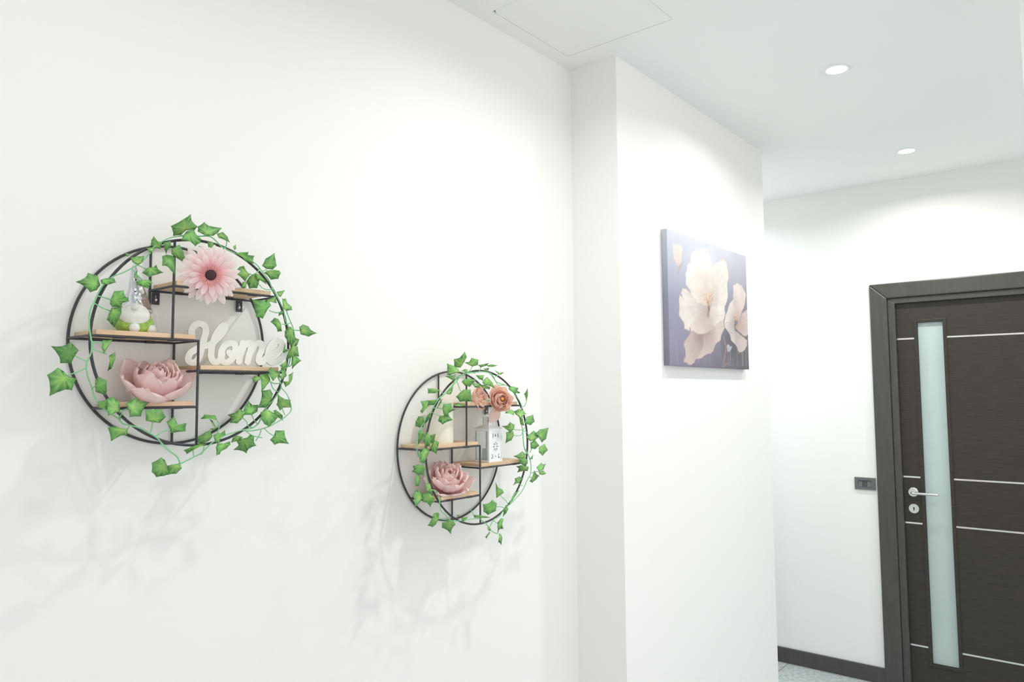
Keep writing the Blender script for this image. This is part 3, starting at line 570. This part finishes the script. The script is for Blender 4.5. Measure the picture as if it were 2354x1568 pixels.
def bloom(name, center, axis, S, layers, cb, ct, label, cat, seed, sep=True, group=None, base=None):
    rg = random.Random(seed); root = thing(name, base or center, label, cat, group); M = frame(center, axis, rg.uniform(0, 6))
    split = max(1, len(layers) // 2)
    for part, ls in (('outer_petals', layers[:split]), ('inner_petals', layers[split:])):
        mb = MB()
        for (n, r0, h0, L_, W_, e0, e1, ruf, deep) in ls:
            ruf *= .8
            o_ = rg.uniform(0, 6.28)
            for k in range(n):
                j = lambda a_, b_=1: a_ * (1 + rg.uniform(-.12, .12) * b_)
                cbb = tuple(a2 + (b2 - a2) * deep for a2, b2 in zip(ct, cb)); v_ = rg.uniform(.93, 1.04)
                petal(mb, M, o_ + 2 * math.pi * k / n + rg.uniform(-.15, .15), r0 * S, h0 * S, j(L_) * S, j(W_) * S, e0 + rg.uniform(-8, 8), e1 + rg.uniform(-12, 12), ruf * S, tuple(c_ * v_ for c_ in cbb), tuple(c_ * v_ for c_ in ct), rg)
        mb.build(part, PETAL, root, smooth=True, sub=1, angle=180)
    if sep:
        mb = MB()
        for k in range(5): petal(mb, M, k * 1.257 + .3, .06 * S, -.10 * S, .55 * S, .13 * S, 0, 30, .01 * S, (1, 1, 1), (1, 1, 1), rg, n=5, m=4)
        mb.lathe(center, [(.10 * S, -.16 * S), (.16 * S, -.10 * S), (.10 * S, -.02 * S)], 12, M=frame((0, 0, 0), axis))
        mb.build('sepals', SEPAL, root, smooth=True, solid=.0005, angle=180)
    return root
PINKB, PINKT = (1.0, .40, .44), (1.0, .80, .78)
# big peony on the lowest board of the near shelf
zt = T1['low'][2]
pc = hit(356, 884, 1, yf1 + .035)
PEO = [(6, .1, -.35, 1.35, .60, 0, 92, .09, .5), (6, .1, -.30, 1.25, .56, 10, 112, .08, .5), (6, .1, -.22, 1.10, .50, 20, 122, .04, .7), (6, .08, -.14, .95, .42, 32, 128, .04, .9), (5, .06, -.06, .80, .34, 42, 130, .03, 1.1), (5, .05, 0, .62, .26, 52, 130, .03, 1.2), (4, .03, .05, .45, .18, 62, 115, .02, 1.2)]
bloom('peony_bloom', (pc[0], pc[1], zt + .026), (-.05, -.66, 1), .065, PEO,
    PINKB, PINKT, 'large pale pink artificial peony lying on the lowest board of the left round shelf', 'artificial flower', 5, base=(pc[0], pc[1], zt))
zt = T2['low'][2]
pc = hit(1028, 1104, 1, yf2 + .030)
bloom('peony_bloom', (pc[0], pc[1], zt + .029), (-.30, -.60, 1), .062, [
    (6, .1, -.38, 1.40, .58, -5, 78, .12, .4), (7, .1, -.30, 1.25, .46, 10, 92, .11, .4), (6, .1, -.22, 1.15, .42, 25, 108, .10, .6), (6, .08, -.14, 1.0, .36, 38, 112, .08, .8), (5, .06, -.06, .84, .30, 48, 118, .06, 1.0), (5, .05, 0, .66, .22, 58, 118, .05, 1.1)],
    PINKB, PINKT, 'ruffled pale pink artificial peony on the lowest board of the right round shelf', 'artificial flower', 9, base=(pc[0], pc[1], zt))
# two peach roses on the top board of the far shelf
PB, PT = (1.0, .36, .24), (1.0, .74, .63)
rose = [(6, .1, -.30, 1.25, .60, 0, 80, .06, .4), (6, .1, -.24, 1.15, .56, 12, 104, .05, .5), (6, .1, -.18, 1.0, .48, 24, 118, .04, .7), (5, .08, -.12, .85, .40, 34, 122, .03, .9), (5, .06, -.06, .68, .30, 44, 118, .02, 1.1)]
zt = T2['top'][2]
pr = hit(1148, 920, 1, yf2 - .010)
r1_ = bloom('rose_bloom', tuple(pr), (-.45, -.85, .12), .041, rose, PB, PT, 'larger peach rose with orange centre hanging over the right round shelf', 'artificial flower', 21, group='peach roses on the top board')
MB().lathe(tuple(pr + np.array((-.012, -.020, .003))), [(0, -.003), (.004, -.002), (.0048, .002), (.003, .005), (0, .006)], 12, M=frame((0, 0, 0), (-.45, -.85, .12)), cap=False).build('stamens', mat('orange_stamens', (.95, .36, .08), .6, noise=(200, .2, None)), r1_, smooth=True)
MB().tube(cr([tuple(pr + np.array((.004, .008, -.002))), (pr[0] + .01, yf2 + .03, zt + .004), (pr[0] + .03, yf2 + .08, zt + .003)], 5), .0018, 8).build('stem', VINE, r1_, smooth=True)
petal_mb = MB(); petal(petal_mb, frame(tuple(pr + np.array((0, .004, -.012))), (-.45, -.9, -.05)), math.radians(-108), .010, 0, .045, .019, -10, -25, .002, PT, (.93, .72, .66), random.Random(3)); petal_mb.build('drooping_petal', PETAL, r1_, smooth=True, sub=1, angle=180)
pq = hit(1095, 917, 1, yf2 + .018)
r2_ = bloom('rose_bloom', tuple(pq), (.25, -.85, .15), .036, [(6, .1, -.30, 1.25, .56, 5, 80, .10, .4), (6, .1, -.24, 1.1, .50, 20, 104, .09, .6), (6, .1, -.16, .95, .40, 34, 112, .08, .9), (5, .07, -.08, .75, .30, 48, 116, .07, 1.2)], PB, PT,
      'smaller peach rose on the right round shelf, half hidden behind an ivy leaf', 'artificial flower', 33, group='peach roses on the top board')
MB().tube(cr([tuple(pq + np.array((.0, .01, -.004))), (pq[0] + .005, yf2 + .05, zt + .004), (pq[0] + .02, yf2 + .08, zt + .003)], 5), .0016, 8).build('stem', VINE, r2_, smooth=True)

# gerbera leaning over the top board of the near shelf
gc = hit(484, 632, 1, yf1 - .022)
ax = CAM - gc; ax = Vector(ax).normalized() + Vector((.10, 0, -.10))
G = frame(tuple(gc), ax, .1); rg = random.Random(4)
gr = thing('gerbera_bloom', tuple(gc), 'pink gerbera daisy with a dark eye leaning over the left round shelf', 'artificial flower')
gp = lambda s_: (.45 + .55 * min(1, s_ * 1.9)) * (1 if s_ < .72 else math.sqrt(max(.05, 1 - ((s_ - .72) / .29) ** 2)))
GB, GT = (1.0, .40, .50), (1.0, .90, .88)
mb = MB()
for (n, r0, h0, L_, W_, e0, e1, v_) in ((17, .010, -.004, .051, .0068, -2, -12, 1.0), (17, .010, -.001, .046, .0062, 8, -8, .98), (15, .010, .001, .032, .0052, 18, 0, .95)):
    o_ = rg.uniform(0, 6)
    for k in range(n):
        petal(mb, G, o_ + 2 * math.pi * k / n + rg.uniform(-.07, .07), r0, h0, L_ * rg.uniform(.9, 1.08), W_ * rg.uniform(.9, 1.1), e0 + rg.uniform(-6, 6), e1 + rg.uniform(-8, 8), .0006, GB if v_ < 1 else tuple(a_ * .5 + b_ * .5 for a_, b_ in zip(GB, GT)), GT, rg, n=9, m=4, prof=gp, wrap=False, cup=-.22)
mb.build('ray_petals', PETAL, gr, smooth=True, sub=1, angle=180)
mb = MB()
for (n, r0, L_, e) in ((26, .0105, .013, 34), (28, .0095, .010, 52), (28, .009, .007, 65)):
    for k in range(n): petal(mb, G, 2 * math.pi * (k + rg.random() * .6) / n, r0, .002, L_, .0016, e, e - 25, 0, (.80, .26, .28), (.95, .58, .56), rg, n=3, m=2, wrap=False)
mb.build('fringe', PETAL, gr, smooth=True, angle=180)
mb = MB(); mb.lathe(tuple(gc), [(.0, -.004), (.0098, -.004), (.0102, .004), (.0085, .0065), (.004, .0078), (0, .0075)], 28, M=frame((0, 0, 0), ax), cap=False)
mb.build('flower_eye', mat('dark_flower_eye', (.10, .045, .05), .8, noise=(300, .5, None), bump=(500, .8, .002)), gr, smooth=True)
MB().tube(cr([tuple(gc + np.array((.002, .006, 0))), (gc[0] + .010, yf1 + .02, T1['top'][2] + .012), (gc[0] + .06, yf1 + .05, T1['top'][2] + .0035), (gc[0] + .11, yf1 + .06, T1['top'][2] + .0035)], 6), .0022, 8).build('stem', VINE, gr, smooth=True)

# ------------------------------------------------------------------ the word sign
def home_sign():
    zt = T1['right'][2]; A0 = at(428, 846, yb1 - .040); B0 = at(664, 846, yf1 - .006)
    dirx = (Vector((B0.x, B0.y, 0)) - Vector((A0.x, A0.y, 0))).normalized(); nrm = Vector((dirx.y, -dirx.x, 0))
    if nrm.y > 0: nrm = -nrm
    A2 = Vector((A0.x, A0.y, 0))
    def onp(zx, zy):
        d_ = Vector(ray(400 + zx / 7.847, 720 + zy / 7.847)); o_ = Vector(CAM); t_ = (A2 - o_).dot(nrm) / d_.dot(nrm); p = o_ + d_ * t_
        return ((p - A2).dot(dirx), p.z)
    K = [[(325, 430), (318, 340), (385, 240), (480, 218), (560, 270), (572, 370), (545, 480), (505, 620), (475, 760), (430, 870), (345, 925), (265, 890), (262, 810), (310, 735), (385, 690), (500, 630), (640, 600), (740, 530), (830, 440), (905, 340), (918, 270), (880, 255), (810, 330), (745, 440), (705, 560), (672, 700), (672, 820), (715, 905), (775, 910), (835, 860), (870, 760)],
         [(1000, 565), (920, 600), (862, 700), (850, 820), (885, 905), (965, 915), (1040, 860), (1090, 760), (1108, 650), (1080, 580), (1000, 565)], [(1000, 740), (1060, 800), (1140, 800), (1190, 740)],
         [(1240, 570), (1215, 680), (1190, 790), (1170, 905)], [(1190, 790), (1260, 630), (1350, 565), (1395, 600), (1378, 700), (1345, 820), (1328, 908)], [(1345, 810), (1430, 640), (1520, 565), (1580, 590), (1575, 700), (1535, 820), (1535, 900), (1590, 910), (1650, 850), (1700, 790)],
         [(1700, 790), (1800, 755), (1895, 690), (1950, 600), (1915, 540), (1830, 540), (1745, 620), (1700, 740), (1700, 850), (1760, 915), (1850, 915), (1950, 840), (2038, 725)]]
    segs = []
    for st in K:
        sp = cr([Vector((*onp(*p), 0)) for p in st], 4)
        for i, (p, q_) in enumerate(zip(sp[:-1], sp[1:])): segs.append((p.x, p.y, q_.x, q_.y))
    zmin = min(s_[3] for s_ in segs); rad = .0062
    dz_ = zt + .0003 + rad - zmin
    def fn(X, Y):
        D_ = np.full(X.shape, 9.)
        for (xa, ya, xb, yb_) in segs:
            t_ = np.clip(((X - xa) * (xb - xa) + (Y - ya) * (yb_ - ya)) / max((xb - xa) ** 2 + (yb_ - ya) ** 2, 1e-12), 0, 1)
            D_ = np.minimum(D_, np.hypot(X - xa - t_ * (xb - xa), Y - ya - t_ * (yb_ - ya)))
        return rad - D_
    mb = MB(); xs = [s_[0] for s_ in segs] + [s_[2] for s_ in segs]; zs = [s_[1] for s_ in segs] + [s_[3] for s_ in segs]
    plate(mb, fn, min(xs) - .008, max(xs) + .008, min(zs) - .008, max(zs) + .008, .0009, lambda x, y, s_: A2 + dirx * x + Vector((0, 0, y + dz_)) - nrm * (.0085 * s_))
    tag(mb.build('home_sign', WHITEW), 'white wooden cut-out sign in flowing script reading Home, on the left round shelf', 'sign')
home_sign()

# ------------------------------------------------------------------ the little gnome
zt = T1['mid'][2]; gp0 = hit(309, 750, 1, (yf1 + yb1) / 2); gx, gy_ = gp0[0], gp0[1]
gn = thing('gnome_figurine', (gx, gy_, zt), 'small gnome figurine with tall silver hat, white beard and green coat on the left shelf', 'figurine')
GREEN = mat('green_felt', (.42, .66, .14), .9, noise=(120, .35, None), bump=(260, .9, .003)); BEARD = mat('white_plush', (.84, .83, .78), .9, noise=(100, .08, None), bump=(220, .5, .003))
SILV = mat('silver_foil', (.78, .78, .84), .22, metal=.85, noise=(30, .15, None), bump=(45, .25, .003)); BROWN = mat('brown_felt', (.36, .25, .18), .9, noise=(90, .2, None))
MB().lathe((gx, gy_, zt), [(0, 0), (.026, .0), (.032, .010), (.032, .022), (.026, .036), (.014, .044), (0, .046)], 36, cap=False).build('coat', GREEN, gn, smooth=True, angle=180)
for sx, sy in ((-.012, -.028), (.020, -.022)):
    MB().lathe((gx + sx, gy_ + sy, zt), [(0, 0), (.007, .001), (.0095, .008), (.007, .015), (0, .0165)], 20, cap=False).build('foot', BEARD, gn, smooth=True, angle=180)
vc = Vector((CAM[0] - gx, CAM[1] - gy_, 0)).normalized(); bc = Vector((gx, gy_, zt)) + vc * .020
Mb = Matrix.Rotation(math.atan2(vc.y, vc.x), 4, 'Z') @ Matrix.Diagonal((.75, 1.1, 1, 1))
MB().lathe(bc, [(0, .001), (.005, .003), (.014, .013), (.0225, .026), (.0235, .036), (.017, .047), (.008, .053), (0, .055)], 28, M=Mb, cap=False).build('beard', BEARD, gn, smooth=True, angle=180)
MB().lathe(bc + vc * .018 + Vector((0, 0, .040)), [(0, 0), (.004, .001), (.0062, .006), (.004, .011), (0, .012)], 16, cap=False).build('nose', BEARD, gn, smooth=True, angle=180)
hat = MB(); prof = []
vs, fs = [], []; nr, nc = 22, 28
for i in range(nr):
    s_ = i / (nr - 1); rr = .0245 * (1 - s_) ** 1.1 * (1 + .07 * math.sin(s_ * 26)) + .0008; hh = .042 + .098 * s_
    for k in range(nc):
        a_ = 2 * math.pi * k / nc; r2 = rr * (1 + .08 * math.sin(3 * a_ + s_ * 5)); vs.append((gx + .004 * s_ * math.sin(s_ * 6) + r2 * math.cos(a_), gy_ + r2 * math.sin(a_), zt + hh))
fs = [(i * nc + k, i * nc + (k + 1) % nc, (i + 1) * nc + (k + 1) % nc, (i + 1) * nc + k) for i in range(nr - 1) for k in range(nc)] + [tuple(range(nc))[::-1]]
hat.add(vs, fs); ho = hat.build('hat', SILV, gn, smooth=True, angle=180)
MB().lathe((gx, gy_, zt), [(.0245, .040), (.030, .039), (.031, .043), (.0275, .047), (.0245, .046)], 36, cap=False).build('hat_brim', SILV, ho, smooth=True, angle=180)
for zz, rr in ((.100, .0105), (.077, .0165)):
    q_ = Vector((gx, gy_, zt + zz)) + vc * (rr + .0005)
    MB().lathe(q_, [(0, -.0016), (.0016, -.001), (.0019, 0), (.0016, .001), (0, .0016)], 10, cap=False).build('hat_stud', BLACK, ho, smooth=True)
e_ = Vector((-vc.y, vc.x, 0)); e_ = e_ if e_.x > 0 else -e_; b_ = Vector((gx, gy_, zt)) + e_ * .020
MB().add([b_ + Vector((0, 0, .046)) + e_ * .009, b_ + Vector((0, 0, .050)) - e_ * .005, b_ + Vector((0, 0, .088)) - e_ * .006, b_ + Vector((0, 0, .072)) - e_ * .0, b_ + Vector((0, 0, .090)) - e_ * .0075], [(0, 3, 1), (3, 2, 1), (3, 4, 2)]).build('ear_flap', BROWN, gn, solid=.002)

# ------------------------------------------------------------------ candle and lantern on the far shelf
zt = T2['mid'][2]; xl2, xr2 = T2['mid'][0], T2['mid'][1]
cA, cB = hit(986, 1015, 1, yf2 + .052), hit(1040, 1015, 1, yf2 + .052); rc = .5 * abs(cB[0] - cA[0]) * .80; ccx = (cA[0] + cB[0]) / 2
ztop = hit(1014, 922, 1, yf2 + .052)[2]
cd = thing('pillar_candle', (ccx, yf2 + .055, zt), 'cream pillar candle on the middle board of the right round shelf', 'candle')
hc = ztop - zt
MB().lathe((ccx, yf2 + .055, zt), [(0, 0), (rc, 0), (rc, .002), (rc, hc - .003), (rc - .003, hc), (rc - .008, hc - .002), (0, hc - .004)], 44, cap=False).build('wax_body', WAX, cd, smooth=True)
MB().tube([(ccx, yf2 + .055, zt + hc - .005), (ccx + .001, yf2 + .055, zt + hc + .008)], .0009, 6).build('wick', BLACK, cd, smooth=True)

zt = T2['right'][2]; b = .029
lc = hit(1124, 1063, 2, zt); lc[1] = max(lc[1], yf2 + b + .004); lc[1] = min(lc[1], yb2 - b - .004)
lc = hit(1122, 1030, 1, lc[1]); lx, ly = lc[0], lc[1]
lt = thing('lantern', (lx, ly, zt), 'small white metal lantern with glass side and cut-out flower front on the right round shelf', 'lantern')
hb = .094
MB().box(lx - b, lx + b, ly - b, ly + b, zt, zt + .006).build('base', WHITEM, lt, bevel=.001)
a = MB()
for sx in (-1, 1):
    for sy in (-1, 1): a.box(lx + sx * b - (.006 if sx > 0 else 0), lx + sx * b + (0 if sx > 0 else .006), ly + sy * b - (.006 if sy > 0 else 0), ly + sy * b + (0 if sy > 0 else .006), zt + .006, zt + hb)
q = b - .006
a.box(lx - q, lx + q, ly - b + .0003, ly - b + .004, zt + hb - .008, zt + hb).box(lx - q, lx + q, ly + b - .004, ly + b - .0003, zt + hb - .008, zt + hb).box(lx - b + .0003, lx - b + .004, ly - q, ly + q, zt + hb - .008, zt + hb).box(lx + b - .004, lx + b - .0003, ly - q, ly + q, zt + hb - .008, zt + hb)
a.build('body_frame', WHITEM, lt)
def fret(X, Y):
    F_ = np.minimum(b - .005 - abs(X), np.minimum(Y - .006, hb - .007 - Y)); 
    def ell(cx_, cy_, ra, rb, an): 
        c_, s2 = math.cos(an), math.sin(an); u_ = (X - cx_) * c_ + (Y - cy_) * s2; v_ = -(X - cx_) * s2 + (Y - cy_) * c_
        return (np.hypot(u_ / ra, v_ / rb) - 1) * min(ra, rb)
    for k in range(8):
        an = k * math.pi / 4; F_ = np.minimum(F_, ell(.0075 * math.cos(an), .043 + .0095 * math.sin(an), .0042, .0016, an))
    for (x_, y_, ra, rb, an) in ((.011, .074, .0075, .0018, 1.57), (-.011, .074, .0075, .0018, 1.57), (.013, .018, .006, .0014, 1.2), (-.013, .018, .006, .0014, -1.2), (0, .016, .0018, .0025, 0), (0, .074, .0026, .004, 0), (.015, .012, .0014, .004, 1.57), (-.015, .012, .0014, .004, 1.57)):
        F_ = np.minimum(F_, ell(x_, y_, ra, rb, an))
    return F_
a = MB(); plate(a, fret, -b + .004, b - .004, .005, hb - .006, .0009, lambda x, y, s_: (lx + x, ly - b + .001 + .001 * s_, zt + y)); a.build('fretwork_panel', WHITEM, lt)
a = MB(); plate(a, fret, -b + .004, b - .004, .005, hb - .006, .0009, lambda x, y, s_: (lx + b - .001 - .001 * s_, ly + x, zt + y)); a.build('fretwork_panel', WHITEM, lt)
MB().box(lx - b + .002, lx - b + .0032, ly - b + .006, ly + b - .006, zt + .006, zt + hb - .008).build('glass_pane', GLASS, lt)
a = MB(); q0, q1 = b + .001, .011
a.add([(lx + sx * q0, ly + sy * q0, zt + hb) for sx, sy in ((-1, -1), (1, -1), (1, 1), (-1, 1))] + [(lx + sx * q1, ly + sy * q1, zt + hb + .010) for sx, sy in ((-1, -1), (1, -1), (1, 1), (-1, 1))],
      [(0, 1, 5, 4), (1, 2, 6, 5), (2, 3, 7, 6), (3, 0, 4, 7), (3, 2, 1, 0), (4, 5, 6, 7)])
a.build('roof', WHITEM, lt)
def ch(X, Y):
    F_ = np.minimum(.010 - abs(X), np.minimum(Y, .020 - Y))
    for (x_, y_) in ((0, .005), (0, .015), (-.005, .010), (.005, .010)): F_ = np.minimum(F_, np.hypot(X - x_, Y - y_) - .0014)
    return F_
a = MB(); zc_ = zt + hb + .010
plate(a, ch, -.0105, .0105, -.0005, .0205, .0006, lambda x, y, s_: (lx + x, ly - .010 + .001 * s_, zc_ + y)); plate(a, ch, -.0105, .0105, -.0005, .0205, .0006, lambda x, y, s_: (lx - .010 + .001 * s_, ly + x, zc_ + y))
plate(a, ch, -.0105, .0105, -.0005, .0205, .0006, lambda x, y, s_: (lx + x, ly + .010 - .001 * s_, zc_ + y)); plate(a, ch, -.0105, .0105, -.0005, .0205, .0006, lambda x, y, s_: (lx + .010 - .001 * s_, ly + x, zc_ + y))
a.box(lx - .012, lx + .012, ly - .012, ly + .012, zc_ + .020, zc_ + .0215); a.build('chimney', WHITEM, lt)
MB().tube([(lx + .016 * math.cos(k * math.pi / 12), ly, zc_ + .012 + .020 * math.sin(k * math.pi / 12)) for k in range(13)], .0008, 6).build('carry_ring', WHITEM, lt, smooth=True)
MB().lathe((lx, ly, zt + .006), [(0, 0), (.017, 0), (.017, .030), (.015, .031), (0, .030)], 28, cap=False).build('tealight', mat('pale_blue_glass_cup', (.72, .88, .88), .3, noise=(9, .1, None)), lt, smooth=True)
